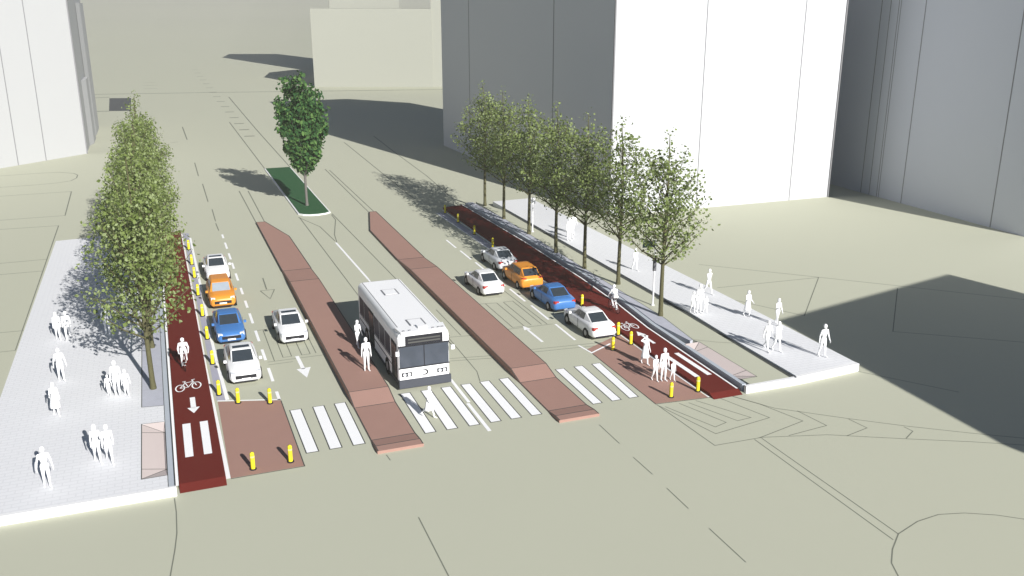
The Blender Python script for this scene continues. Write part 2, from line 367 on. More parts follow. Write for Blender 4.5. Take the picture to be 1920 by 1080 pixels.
def kerb_ramp(xo, xi, y0, y1, fl, label):   # xo outer high side, xi kerb side
    b = MB(); lo = PZ-.2; hi = PZ-.003
    b.poly([(xo,y0+fl,hi),(xi,y0+fl,lo),(xi,y1-fl,lo),(xo,y1-fl,hi)] if xi > xo else [(xi,y0+fl,lo),(xo,y0+fl,hi),(xo,y1-fl,hi),(xi,y1-fl,lo)])
    for ya, yb in ((y0, y0+fl), (y1, y1-fl)):
        q = [(xo,ya,hi),(xi,ya,hi),(xi,yb,lo)]; q2 = [(xo,ya,hi),(xi,yb,lo),(xo,yb,hi)]
        up = (xi > xo) == (yb > ya)
        b.poly(q if up else q[::-1]); b.poly(q2 if up else q2[::-1])
    o = struct(b.build('kerb_ramp', M['ramp']), label)
    e = MB(); s = .02
    for ya, yb in ((y0, y0+fl), (y1, y1-fl)):
        for pa, pb in (((xo,ya,hi),(xi,yb,lo)), ((xo,yb,hi),(xi,yb,lo))):
            e.poly([(pa[0],pa[1]-s,pa[2]+.008),(pb[0],pb[1]-s,pb[2]+.008),(pb[0],pb[1]+s,pb[2]+.008),(pa[0],pa[1]+s,pa[2]+.008)])
    e.build('edge_line', M['dkline'], o)
kerb_ramp(-2.24, -1.18, 38.72, 44.5, .95, 'pinkish kerb ramp in the left pavement')

# right pavement
def inter(y): 
    for (xa, ya), (xb, yb) in zip(RCURB[:-1], RCURB[1:]):
        if ya <= y <= yb: return xa + (xb-xa)*(y-ya)/(yb-ya)
    return RCURB[0][0] if y < 40 else RCURB[-1][0]
p = MB()
p.prism([(28.5,38.0),(31.1,38.05),(31.28,43.7),(31.45,50),(31.5,84),(30.3,89),(30.25,80),(30.0,65.4),(29.75,49.3),(29.3,45.1),(29.45,44.6),(29.45,38.75),(28.5,38.75)], -.02, PZ-.01)
struct(p.build('planting_strip', M['ground']), 'beige strip between the right trees and the pavement')
p = MB(); p.prism([(31.48,38.05),(31.6,43.7),(31.85,50),(31.9,84),(31.9,88.2),(36.2,88.4),(36.2,53.7),(36.1,46),(35.95,38.5)], -.02, PZ+.04)
struct(p.build('pavement', M['pave']), 'pale paved pavement on the right of the street')
p = MB(); p.prism([(31.1,38.06),(31.478,38.06),(31.598,43.7),(31.848,50),(31.898,84),(31.5,84),(31.45,50),(31.28,43.7)], -.02, PZ-.06)  # dark colour stands in for the shaded side of the raised pavement
struct(p.build('edge_shade_strip', M['dkline']), 'dark strip painted as shade along the edge of the right pavement')
p = MB(); p.prism([(28.12,37.8),(31.35,37.78),(31.35,38.04),(28.12,38.0)], -.02, PZ+.0); p.prism([(31.37,37.78),(35.98,38.15),(35.95,38.48),(31.48,38.04)], -.02, PZ+.045)
struct(p.build('kerb', M['kerb']), 'white kerb along the near end of the right pavement')
p = MB(); p.prism([(29.05,45.0),(29.3,45.1),(29.75,49.3),(30.0,65.4),(30.25,80),(29.9,88.8)] + [(x+.3, y) for x, y in RCURB[:1:-1]], -.02, PZ-.005)
struct(p.build('planting_bed', M['bed']), 'grey planting bed under the right row of trees')
p = MB(); q = [(x+.02, y) for x, y in RCURB]; p.prism(q + [(x+.27, y) for x, y in RCURB[::-1]], -.02, PZ-.04)
struct(p.build('kerb', M['kerbgrey']), 'blue grey kerb between the right trees and the bike lane')
kerb_ramp(29.45, 28.45, 38.78, 44.6, .95, 'pinkish kerb ramp in the right pavement')
e = MB(); e.line([(29.3,45.1),(29.75,49.3),(30.0,65.4),(30.25,80)], .05, PZ+.001); e.line([(29.05,44.98),(29.3,45.1),(30.4,44.2),(31.4,43.6)], .04, PZ+.001)
e.line([(29.46,44.6),(29.47,38.75),(28.4,38.75)], .04, PZ+.001)
struct(e.build('pavement_edge_line', M['line']), 'thin edges of the bed and ramp on the right pavement')

# ------------------------------------------------------------------ buildings
def seam(bld, p, q, t, z0, z1, nrm, w=.1):
    """thin vertical joint standing 2 cm proud of a wall that runs p->q"""
    d = Vector((q[0]-p[0], q[1]-p[1])); u = d.normalized(); c = Vector(p) + d*t; n = Vector(nrm).normalized()
    a = c - u*w/2; b = c + u*w/2
    m = MB(); m.prism([tuple(a - n*.03), tuple(b - n*.03), tuple(b + n*.02), tuple(a + n*.02)], z0, z1)
    m.build('wall_seam', M['seam'], bld)
def roof_edge(bld, poly, h, name='parapet', mt=None):
    m = MB(); n = len(poly)
    cx = sum(p[0] for p in poly)/n; cy = sum(p[1] for p in poly)/n
    for i in range(n):
        a = Vector(poly[i]); b = Vector(poly[(i+1) % n])
        ia = a + (Vector((cx, cy))-a).normalized()*.6; ib = b + (Vector((cx, cy))-b).normalized()*.6
        m.prism([tuple(a), tuple(b), tuple(ib), tuple(ia)], h+.003, h+.7)
    m.build(name, mt or M['wall'], bld)
def tower(name, label, poly, h, mt, seams=(), corners=(), cat='building'):
    b = thing(name, label, cat, (0, 0, 0))
    m = MB(); m.prism(poly, -.1, h); m.build('wall', mt, b)
    for p, q, t, nrm, w in seams: seam(b, p, q, t, .02, h-.05, nrm, w)
    cxx = sum(p[0] for p in poly)/len(poly); cyy = sum(p[1] for p in poly)/len(poly)
    for c in corners:
        d = (Vector(c)-Vector((cxx, cyy))).normalized()*.05
        m = MB(); m.box(c[0]+d.x-.07, c[1]+d.y-.07, .02, c[0]+d.x+.07, c[1]+d.y+.07, h-.05); m.build('corner_trim', M['seam'], b)
    if h != 19.3: roof_edge(b, poly, h, mt=mt)
    return b
A, B_ = (41.0, 79.4), (67.6, 79.4); Cc = (39.75, 131.3)
tower('tall_building', 'large white block with a sunlit front and a shaded street side behind the right trees', [A, B_, (67.6,118), (57,131.3), Cc], 37.3, M['wall_t'],
      [(A, B_, .374, (0,-1), .1), (A, B_, .81, (0,-1), .1), (A, Cc, .262, (-1,0), .16), (A, Cc, .775, (-1,0), .16)], [A, B_])
D, E_ = (73.0, 88), (72.2, 58.2)
tower('tall_building', 'grey shaded block at the far right edge with several thin vertical joints', [E_, (100,55), (100,88), D], 34, M['wall_b'],
      [(D, E_, t, (-1,0), w) for t, w in ((.265,.09),(.31,.07),(.35,.07),(.36,.06),(.475,.09),(.868,.09))], [])
LBc = (-9.6, 142.0)
lbp = [LBc, (-9.75,176), (-46,176), (-46,106.7)]
tower('tall_building', 'white sunlit block at the upper left edge set at an angle', lbp, 36, M['wall'],
      [((-9.6,142),(-19.4,132.5), t, (.7,-.71), .12) for t in (.49,.8,1.28)], [LBc])
bay = MB(); bay.prism([(-9.62,150),(-9.1,152.5),(-9.1,158),(-9.63,158)], .02, 9.5); bay.prism([(-9.63,160),(-9.2,163),(-9.2,172),(-9.64,172)], .02, 20.4)
[o for o in bpy.data.objects if o.name == 'tall_building.002'] and bay.build('side_bay', M['wall'], bpy.data.objects['tall_building.002'])
F0, F1 = (39, 242), (67.4, 231)
fb = tower('low_building', 'haze-tinted block far up the street with a plain front', [F0, F1, (78,262), (52,272), (43,262)], 19.3, M['wall_f'], [], [])
wg = MB(); wg.prism([(67.45,231.6),(84,226),(90,250),(78.05,255)], -.1, 30); wg.build('side_wing', M['wall_f'], fb)
tower('tall_building', 'pale hazy block rising behind the low haze-tinted one', [(51.5,284),(71,277),(76,305),(56.5,312)], 55, M['wall_f'], [], [])
tower('tall_building', 'block standing just outside the right edge, throwing the wide shadow over the corner', [(65.2,10.0),(46.0,5.7),(44.9,-13.2),(64,-20)], 20, M['wall'], [], [])

# ------------------------------------------------------------------ trees
def branch_tree(seed, H, z0, prof, nl, leaf, nleaf, tr, up, mtl, lean=0):
    """trunk + limbs; leaves in clumps round the twigs. prof(t): crown radius at crown height t in 0..1"""
    rn = random.Random(seed); T = MB(); Lf = MB()
    def tube(pts, r0, r1, n=6):
        for i in range(len(pts)-1):
            a = r0 + (r1-r0)*i/(len(pts)-1); b = r0 + (r1-r0)*(i+1)/(len(pts)-1); T.cone(pts[i], a, pts[i+1], b, n, False)
    top = H - .6; nseg = 9; tk = []
    for i in range(nseg+1):
        t = i/nseg; tk.append(Vector((math.sin(t*5+seed)*.12*t, math.cos(t*4+seed)*.12*t, t*top)))
    T.cone((0,0,-.05), tr*1.25, (0,0,.35), tr, 8, False); tube(tk, tr, .025, 8)
    def trunk_at(z):
        t = max(0, min(.999, z/top))*nseg; i = int(t); return tk[i].lerp(tk[i+1], t-i)
    anch = []
    ch = H-z0
    for k in range(nl):
        t = (k+.5)/nl; zs = z0*.86 + ch*.62*t*t**.25
        ang = k*2.399 + rn.uniform(-.4, .4); base = trunk_at(zs)
        zt = min(.97, (zs-z0)/ch + rn.uniform(.16, .34)*up); zt = max(.05, zt)
        rr = prof(zt)*rn.uniform(.75, 1.0)
        end = Vector((math.cos(ang)*rr, math.sin(ang)*rr, z0 + ch*zt))
        mid = base.lerp(end, .5) + Vector((rn.uniform(-.15,.15), rn.uniform(-.15,.15), -.12*rr*.4))
        pts = [base, base.lerp(mid, .55), mid, mid.lerp(end, .55)+Vector((0,0,.08)), end]
        tube(pts, max(.022, tr*.42*(1-.6*t)), .012, 5); anch += [pts[2], pts[3], pts[4], pts[4]]
        for q in range(4):
            s = pts[rn.choice((1,2,2,3,3))]; dirv = Vector((rn.uniform(-1,1), rn.uniform(-1,1), rn.uniform(-.1,1)*up)).normalized()*rn.uniform(.5,1.25)
            e = s + dirv; zz = (e.z-z0)/ch
            if zz < .0 or zz > 1: continue
            rmax = prof(zz); rad = math.hypot(e.x, e.y)
            if rad > rmax: e.x *= rmax/rad; e.y *= rmax/rad
            T.cone(s, .014, e, .006, 4, False); anch += [e, e, s.lerp(e, .6)]
    for q in range(10):
        anch.append(trunk_at(H*(.8+.2*q/10)) + Vector((rn.uniform(-.3,.3), rn.uniform(-.3,.3), rn.uniform(0,.5))))
    n = 0; guard = 0
    while n < nleaf and guard < nleaf*6:
        guard += 1
        a = rn.choice(anch); p = a + Vector((rn.gauss(0,.3), rn.gauss(0,.3), rn.gauss(.03,.28)))
        zz = (p.z-z0)/ch
        if zz < -.03 or zz > 1.0 or math.hypot(p.x, p.y) > prof(max(0, min(1, zz)))*1.12: continue
        n += 1
        s = leaf*rn.uniform(.65, 1.3)
        nrm = (Vector((p.x, p.y, .8)).normalized()*.5 + Vector((rn.uniform(-1,1), rn.uniform(-1,1), rn.uniform(-.2,1))).normalized()).normalized()
        qn = nrm.to_track_quat('Z', 'Y'); rot = rn.uniform(0, 6.28); w = rn.uniform(.5, .75)
        o = []
        for (u, v, h) in ((0,-1,0),(w*.8,-.35,.16),(w,.25,.12),(0,1,0),(-w,.25,.12),(-w*.8,-.35,.16)):
            cu = u*math.cos(rot)-v*math.sin(rot); cv = u*math.sin(rot)+v*math.cos(rot)
            o.append(p + qn @ Vector((cu*s*.5, cv*s*.5, -h*s)))
        Lf.poly(o)
    tm = T.mesh('trunk', True); cm = Lf.mesh('crown')
    return tm, cm
def prof_street(t):   # widest low, drawn up to a thin spiky top
    pts = [(0,.9),(.08,2.2),(.2,2.9),(.36,2.95),(.52,2.5),(.68,1.85),(.82,1.2),(.92,.7),(1,.3)]
    for (a, ra), (b, rb) in zip(pts[:-1], pts[1:]):
        if t <= b: return ra + (rb-ra)*(t-a)/(b-a)
    return .3
def prof_vase(t):
    pts = [(0,.5),(.1,1.5),(.25,2.1),(.45,2.75),(.7,3.0),(.85,2.8),(.95,2.2),(1,1.5)]
    for (a, ra), (b, rb) in zip(pts[:-1], pts[1:]):
        if t <= b: return ra + (rb-ra)*(t-a)/(b-a)
    return 1.4
TM = [branch_tree(s, 12.5, z0_, prof_street, 36, .22 if z0_ > 3.5 else .2, 3200 if z0_ > 3.5 else 4300, .15, 1.0, None) for s, z0_ in ((3, 3.9), (11, 3.9), (27, 3.9), (5, 3.0), (19, 3.1), (40, 3.0))]
for tm, cm in TM: tm.materials.append(M['bark']); cm.materials.append(M['leaf'])
def plant(label, x, y, z, k, rz, s, group):
    t = thing('street_tree', label, 'tree', (x, y, z), rz, group); t.scale = (s*.92, s*.92, s) if x < 0 else (s*1.04, s*1.04, s)
    link('trunk', TM[k][0], t); link('crown', TM[k][1], t)
ORD = ['nearest', 'second nearest', 'third nearest', 'middle', 'third farthest', 'second farthest', 'farthest']
YR = [(29.75,49.8),(30.45,57.2),(29.95,61.9),(29.8,67.1),(30.15,73.9),(30.2,80.4),(30.5,86.7)]
EX = ['by a sign pole', 'by the right cyclist', 'behind the parked blue car', 'behind the parked orange car', 'in front of the far sign pole', 'before the pavement end', 'at the end of the bed']
for i, (x, y) in enumerate(YR):
    plant(f'olive tree, {ORD[i]} of the right row, {EX[i]}', x, y, PZ, (i+1) % 3, i*1.9, (1.0, .99, 1.0, 1.0, 1.0, 1.01, 1.02)[i], 'street trees along the right pavement')
YL = [49.0, 55.6, 62.2, 68.8, 75.4, 82.0, 86.4]
EXL = ['its trunk in plain view', 'over the man in the shade', 'its trunk hidden in leaves', 'in the thick of the row', 'behind the pavement walkers', 'near the end of the red lane', 'its top highest of all']
for i, y in enumerate(YL):
    plant(f'olive tree, {ORD[i]} in the left row, {EXL[i]}', -1.66, y, PZ-.006, 3 + i % 3, 1+i*2.3, (1.06, 1.0, 1.0, 1.0, 1.0, 1.0, 1.02)[i], 'street trees along the left pavement')
tm, cm = branch_tree(5, 13.4, 3.2, prof_vase, 44, .45, 8500, .17, 1.15, None)
tm.materials.append(M['bark2']); cm.materials.append(M['leaf2'])
t = thing('median_tree', 'dense dark green tree standing alone in the grass median', 'tree', (13.7, 94.6, .16)); t.scale = (.87, .87, 1.02); link('trunk', tm, t); link('crown', cm, t)

# ------------------------------------------------------------------ bollards
def make_bollard():
    b = thing('bollard', 'x', 'bollard', group='yellow bollards')
    m = MB(); m.cone((0,0,.0), .16, (0,0,.05), .15, 12); m.build('base', M['black'], b)
    m = MB(); m.cone((0,0,.05), .1, (0,0,.78), .1, 14, False); m.cone((0,0,.78), .1, (0,0,.84), .07, 14, False); m.cone((0,0,.84), .07, (0,0,.855), .02, 14); m.build('post', M['yellow'], b, True)
    m = MB(); m.cone((0,0,.6), .104, (0,0,.68), .104, 14, False); m.build('band', mat('bollard_band', (.86,.78,.25), .4), b)
    return b
BP = [(2.42,38.7,'near left corner of the left brown refuge'),(4.1,38.8,'near right corner of the left brown refuge'),(2.46,46.4,'far left corner of the left refuge, in front of the white car'),(4.02,45.75,'far right corner of the left refuge, by the lane dashes'),
 (1.6,47.85,'left buffer, nearest of its row'),(1.58,52.6,'left buffer, second of its row beside the front white car'),(1.55,57.1,'left buffer, third of its row beside the blue car bonnet'),(1.53,61.85,'left buffer, fourth of its row beside the blue car tail'),
 (1.5,66.8,'left buffer, fifth of its row beside the orange car'),(1.48,71.6,'left buffer, sixth of its row'),(1.47,75.6,'left buffer, seventh of its row beside the rear white car'),(1.45,80.7,'left buffer, last and farthest of its row'),
 (24.1,38.85,'near corner of the right brown refuge, in front of the child'),(25.85,39.0,'near end of the right red lane edge'),(24.4,46.2,'far left corner of the right refuge, shaded by the white car'),(25.89,46.7,'far right corner of the right refuge beside the bicycle symbol'),
 (25.95,48.5,'right buffer, beside the tail of the white parked car'),(26.3,54.6,'right buffer, between the white and the blue parked cars'),(26.0,72,'right buffer, just beyond the silver parked car'),(26.05,77,'right buffer in the tree shade, third from its far end'),(26.15,82.2,'right buffer in the tree shade, second from its far end'),(26.2,86.6,'right buffer, at its far end in the tree shade')]
b0 = make_bollard()
for i, (x, y, w) in enumerate(BP):
    lab = 'bollard at the ' + w if not w.startswith(('left b', 'right b')) else 'bollard in the ' + w
    if i == 0: b0.location = (x, y, .006); b0['label'] = lab
    else: dup(b0, (x, y, .006), 0, lab)

# ------------------------------------------------------------------ cars (front towards -Y)
def car_mesh(kind, paint, name, label, group):
    c = thing(name, label, 'car', group=group)
    hatch = kind == 'hatch'
    if not hatch:
        st = [(-2.32,.62,.34,.58),(-2.24,.76,.22,.70),(-1.9,.86,.2,.80),(-1.0,.9,.2,.93),(-.2,.9,.2,.96),(.8,.9,.2,.97),(1.55,.89,.2,.98),(2.1,.84,.22,.95),(2.28,.76,.26,.86),(2.33,.66,.36,.74)]
        gh = [(-1.05,.74,.9,.60,.93),(-.28,.75,.93,.575,1.42),(.1,.75,.93,.575,1.46),(.75,.75,.93,.57,1.44),(1.7,.70,.93,.585,.97)]
    else:
        st = [(-2.2,.64,.36,.66),(-2.12,.78,.24,.80),(-1.8,.87,.22,.92),(-1.0,.9,.22,1.02),(0,.9,.22,1.05),(1.0,.9,.22,1.05),(1.8,.89,.24,1.05),(2.12,.84,.28,1.0),(2.2,.74,.36,.8)]
        gh = [(-1.1,.74,.98,.62,1.0),(-.5,.75,1.0,.60,1.52),(0,.75,1.0,.60,1.6),(1.4,.74,1.0,.59,1.58),(2.05,.71,1.0,.60,1.06)]
    m = MB(); rings = []
    for y, w, zb_, zt in st:
        h = zt-zb_
        half = [(0,zb_),(w*.86,zb_),(w*.99,zb_+h*.18),(w,zb_+h*.5),(w*.97,zb_+h*.8),(w*.88,zt-.01),(w*.5,zt+.02),(0,zt+.028)]
        rings.append([(x, y, z) for x, z in half] + [(-x, y, z) for x, z in half[-2:0:-1]])
    m.loft(rings); m.build('body', paint, c, True)
    r = MB(); g = gh
    def sec(q):
        y, wb, zb_, wt, zt = q
        return [(wb,y,zb_),(wt+.02,y,zt-.05),(wt*.9,y,zt),(-wt*.9,y,zt),(-wt-.02,y,zt-.05),(-wt-.0-(wb-wt),y,zb_)]
    r.loft([sec(q) for q in g]); r.build('roof', paint, c)
    gl = M['glass']
    def lerp(a, b, t): return tuple(a[i]+(b[i]-a[i])*t for i in range(len(a)))
    def pane(nm, qa, qb, t0, t1, mt, k0=.93, off=.012, dy=0):
        a = lerp(qa, qb, t0); b = lerp(qa, qb, t1)
        P = MB(); n = Vector((0, -(b[4]-a[4])*-1, (b[0]-a[0]))).normalized(); n = Vector((0, a[4]-b[4], b[0]-a[0])).normalized()
        if n.z < 0: n = -n
        w0 = a[3]*k0 + .02; w1 = b[3]*k0*.97
        q = [Vector((-w0,a[0],a[4])), Vector((w0,a[0],a[4])), Vector((w1,b[0],b[4])), Vector((-w1,b[0],b[4]))]
        P.loft([[p + n*off for p in q], [p - n*.01 for p in q]]); P.build(nm, mt, c)
    wsm = M['glassl'] if hatch else gl
    pane('windscreen', g[0], g[1], .06, .93, wsm); pane('rear_window', g[-1], g[-2], .1, .88, gl)
    if kind == 'sedan_sunroof': pane('sunroof', g[1], g[2], .5, 1.0, gl, .8); pane('sunroof_panel', g[2], g[3], .0, .25, gl, .8)
    for s in (-1, 1):
        P = MB()
        for i, (ta, tb) in ((1, (.0, 1)), (2, (.06, 1))):
            qa, qb = g[i], g[i+1]
            pts = []
            for q, t in ((qa, ta), (qb, tb)):
                y, wb, zb_, wt, zt = lerp(qa, qb, t)
                lo = (s*(wb+.0)-s*(wb-wt)*.12+s*.012, y, zb_+.07); hi = (s*(wt+.02)+s*.014, y, zt-.08); pts += [lo, hi]
            P.poly([pts[0], pts[2], pts[3], pts[1]] if s > 0 else [pts[0], pts[1], pts[3], pts[2]])
        y, wb, zb_, wt, zt = lerp(g[0], g[1], .35); y2, wb2, z2, wt2, zt2 = g[1]
        tri = [(s*(wb-.01),y,zb_+.06),(s*(wb2-.01),y2,z2+.07),(s*(wt2+.034),y2,zt2-.09)]; P.poly(tri if s > 0 else tri[::-1])
        P.build('side_window', gl, c)
        m = MB(); m.box(s*.88-.02*0 if s < 0 else s*.88, -.92, .92, s*1.04, -.78, 1.06); m.build('wing_mirror', paint, c)
        hl = MB(); y0 = st[1][0]; zt = st[1][3]
        hl.prism([(s*.5,y0-.03),(s*.77,y0+.03),(s*.8,y0+.3),(s*.55,y0+.14)], zt-.13, zt+.055); hl.build('headlight', M['lamp'], c)
        tl = MB(); y1 = st[-2][0]
        tl.prism([(s*.48,y1+.035),(s*.75,y1+.02),(s*.82,y1-.15),(s*.5,y1-.02)], st[-2][3]-.16, st[-2][3]+.02); tl.build('tail_light', M['red'], c)
        dr = MB()
        for yy in (.2,): dr.box(s*.895, yy-.012, .34, s*.908, yy+.012, .93)
        dr.build('door_joint', M['black'], c)
        for yy in (-1.42, 1.38):
            w = MB(); w.cone((s*.66,yy,.32), .32, (s*.915,yy,.32), .32, 18); w.cone((s*.70,yy,.32), .38, (s*.906,yy,.34), .38, 18); wo = w.build('wheel', M['rubber'], c)
            r_ = MB(); r_.cone((s*.9,yy,.32), .2, (s*.925,yy,.32), .17, 12); r_.build('rim', M['alloy'], wo)
    yf = st[0][0]
    m = MB(); m.box(-.56, yf-.025, .43, .56, yf+.12, .62); m.build('grille', M['black'], c)
    m = MB(); m.box(-.24, yf-.035, .36 if not hatch else .42, .24, yf-.018, .46 if not hatch else .52); m.build('number_plate', M['cwhite'], c)
    m = MB(); m.box(-.6, yf+.01, .21, .6, yf+.3, .27); m.build('lower_bumper', M['black'], c)
    yr = st[-1][0]
    m = MB(); m.box(-.62, yr-.22, .2, .62, yr-.02, .33); m.build('rear_bumper_trim', M['black'], c)
    return c
GL, GR = 'cars parked in the left lane', 'cars parked in the right lane'
w1 = car_mesh('sedan_sunroof', M['cwhite'], 'parked_car', 'white saloon with a dark sunroof parked at the front of the left row', GL); w1.location = (3.12, 50.95, .004)
w2 = dup(w1, (3.15, 72.0, .004), 0, 'white saloon parked at the back of the left row behind the orange car')
dup(w1, (6.55, 56.3, .004), 0, 'white saloon driving towards the camera beside the left island', 'cars driving on the road').name = 'moving_car'
bl = car_mesh('sedan', M['cblue'], 'parked_car', 'blue saloon parked between the white and orange cars on the left', GL); bl.location = (2.92, 57.7, .004)
og = car_mesh('hatch', M['corange'], 'parked_car', 'orange estate car parked between the blue and rear white cars on the left', GL); og.location = (2.98, 65.0, .004)
ws = car_mesh('sedan', M['cwhite'], 'parked_car', 'white saloon seen from behind at the near end of the right row', GR); ws.location = (24.7, 50.2, .004); ws.rotation_euler = (0, 0, math.pi)
dup(bl, (24.6, 55.95, .004), math.pi, 'blue saloon parked in tree shade ahead of the white one on the right', GR)
dup(og, (24.45, 61.3, .004), math.pi, 'orange estate car parked in tree shade on the right', GR)
sv = car_mesh('sedan', M['csilver'], 'parked_car', 'silver saloon parked in tree shade at the far end of the right row', GR); sv.location = (24.6, 66.7, .004); sv.rotation_euler = (0, 0, math.pi)
dup(ws, (21.3, 61.0, .004), math.pi, 'white saloon driving away beside the right parked cars', 'cars driving on the road').name = 'moving_car'

# ------------------------------------------------------------------ bus (front towards -Y)
bus = thing('city_bus', 'white city bus with dark windows stopped at the left island facing the camera', 'bus', (12.22, 50.0, .004)); bus.scale = (1.045, 1.0, 1.05)
W, Lb = 1.38, 5.1
def brect(y, w, z0, zt, r=.28):
    pts = [(w,z0),(w,zt-r*1.3)]
    for k in range(1, 5): a = k/5*math.pi/2; pts.append((w-r+r*math.cos(a), zt-r*1.3+r*1.3*math.sin(a)))
    pts.append((w-r, zt))
    return [(x, y, z) for x, z in pts] + [(-x, y, z) for x, z in pts[::-1]]
m = MB(); m.loft([brect(-Lb, W-.05, .42, 3.02), brect(-Lb+.12, W, .38, 3.1), brect(Lb-.12, W, .38, 3.1), brect(Lb, W-.05, .42, 3.05)]); m.build('body', M['buswhite'], bus)
m = MB(); m.prism([(-W+.06,-Lb-.012),(W-.06,-Lb-.012),(W-.06,-Lb+.02),(-W+.06,-Lb+.02)], 1.22, 2.36); m.build('windscreen', M['busglass'], bus)
m = MB(); m.box(-.02, -Lb-.03, 1.22, .02, -Lb-.013, 2.36); m.build('windscreen_post', M['black'], bus)
for zz in (1.17, 2.36):
    m = MB(); m.box(-W+.02, -Lb-.03, zz, W-.02, -Lb+.03, zz+.06); m.build('windscreen_trim', M['black'], bus)
m = MB(); m.prism([(-.98,-Lb-.09),(.98,-Lb-.09),(1.1,-Lb+.06),(-1.1,-Lb+.06)], 2.46, 2.93); so = m.build('destination_sign', M['black'], bus)
m = MB()
for zz in (2.56, 2.72): m.box(-.86, -Lb-.1, zz, .86, -Lb-.092, zz+.08)
m.build('display_row', mat('display_grey', (.09,.09,.085), .5), so)
m = MB(); m.prism([(-1.2,-Lb-.04),(1.2,-Lb-.04),(1.3,-Lb+.9),(-1.3,-Lb+.9)], 2.94, 3.16); m.prism([(-1.25,-Lb-.06),(-1.0,-Lb-.06),(-1.12,-Lb+.1),(-1.3,-Lb+.1)], 2.45, 2.935); m.prism([(1.25,-Lb-.06),(1.0,-Lb-.06),(1.12,-Lb+.1),(1.3,-Lb+.1)], 2.45, 2.935); m.build('front_cowl', M['buswhite'], bus)
for x in (-.95, .95):
    m = MB(); m.box(x-.27, -Lb-.02, .72, x+.27, -Lb+.05, .95); h = m.build('headlight_surround', M['black'], bus)
    for dx in (-.12, .12):
        m = MB(); m.cone((x+dx,-Lb+.02,.835), .1, (x+dx,-Lb-.045,.835), .085, 12); m.build('headlight', M['lamp'], h)
m = MB()      # small open ring emblem
for a in range(-3, 4):
    p = a*.42 + math.pi; m.box(.02+.14*math.cos(p)*-1-.035, -Lb-.03, .85+.12*math.sin(p)-.035, .02+.14*math.cos(p)*-1+.035, -Lb-.005, .85+.12*math.sin(p)+.03)
m.box(-.1, -Lb-.028, .96, .1, -Lb-.006, 1.0); m.box(-.1, -Lb-.028, .7, .1, -Lb-.006, .74)
m.build('front_emblem', M['black'], bus)
m = MB(); m.prism([(-W-.02,-Lb-.16),(W+.02,-Lb-.16),(W+.02,-Lb+.2),(-W-.02,-Lb+.2)], .14, .56); m.build('front_bumper', M['busgrey'], bus)
m = MB(); m.box(-W-.012, -Lb+.21, .2, W+.012, Lb-.02, .4); m.build('side_skirt', M['busgrey'], bus)
m = MB(); m.box(-.95, Lb-.02, 1.6, .95, Lb+.012, 2.5); m.build('rear_window', M['glass'], bus)
m = MB(); m.box(-W, Lb-.1, .25, W, Lb+.08, .5); m.build('rear_bumper', M['busgrey'], bus)
for s in (-1, 1):
    n = 6
    for k in range(n):
        y0 = -Lb+1.75 + k*1.35
        if s < 0 and k in (3,): continue
        m = MB(); m.box(s*W-.012, y0, 1.35, s*W+.012, y0+1.24, 2.42); m.build('side_window', M['busside'], bus)
    m = MB(); m.box(s*W-.008, -Lb+.25, 1.26, s*W+.008, Lb-.3, 1.31); m.box(s*W-.008, -Lb+.25, .92, s*W+.008, Lb-.3, .98); m.build('side_stripe', M['busgrey'], bus)
    for yy in (-2.55, 2.75):
        m = MB(); m.cone((s*1.0,yy,.48), .48, (s*(W+.03),yy,.48), .48, 20); wo = m.build('wheel', M['rubber'], bus)
        m = MB(); m.cone((s*(W+.02),yy,.48), .27, (s*(W+.05),yy,.48), .2, 14); m.build('rim', M['alloy'], wo)
    m = MB(); m.box(s*(W+.1)-.09, -Lb-.32, 2.02, s*(W+.1)+.09, -Lb-.2, 2.24); mi = m.build('wing_mirror', M['buswhite'], bus)
    m = MB(); m.cone((s*(W+.1),-Lb-.2,2.2), .02, (s*(W-.1),-Lb+.05,2.4), .02, 6); m.build('mirror_arm', M['black'], mi)
for y0, y1 in ((-Lb+.3, -Lb+1.5), (-Lb+5.8, -Lb+7.1)):
    m = MB(); m.box(-W-.02, y0, .42, -W+.012, y1, 2.45); d = m.build('door', M['black'], bus)
    for k in (0, 1):
        ym = y0+.08 + k*(y1-y0-.1)/2; m = MB(); m.box(-W-.028, ym, .6, -W-.018, ym+(y1-y0)/2-.1, 2.3); m.build('door_pane', M['glass'], d)
for y0 in (-Lb+1.05, -Lb+7.0):
    m = MB(); m.box(-.36, y0, 3.09, .36, y0+1.0, 3.125); h = m.build('roof_hatch', M['buswhite'], bus)
    e = MB()
    for a in ((-.45,y0-.08,.45,y0),(-.45,y0+1.0,.45,y0+1.08),(-.45,y0,-.362,y0+1.0),(.362,y0,.45,y0+1.0)): e.box(a[0], a[1], 3.09, a[2], a[3], 3.112)
    e.build('hatch_frame', M['alloy'], h)
m = MB()
for s in (-1, 1): m.box(s*(W-.27)-.02, -Lb+1.0, 3.085, s*(W-.27)+.02, Lb-.15, 3.106)
m.box(-W+.3, Lb-.14, 3.085, W-.3, Lb-.1, 3.106); m.build('roof_trim', M['alloy'], bus)
m = MB(); m.box(-.2, -Lb+.28, 3.165, .25, -Lb+.75, 3.27); m.build('roof_vent', M['buswhite'], bus)
m = MB()
for x in (-1.02, -.7, .55, .85, 1.05): m.box(x-.06, -Lb+.1, 3.162, x+.06, -Lb+.2, 3.2)
m.build('marker_lamp', M['alloy'], bus)

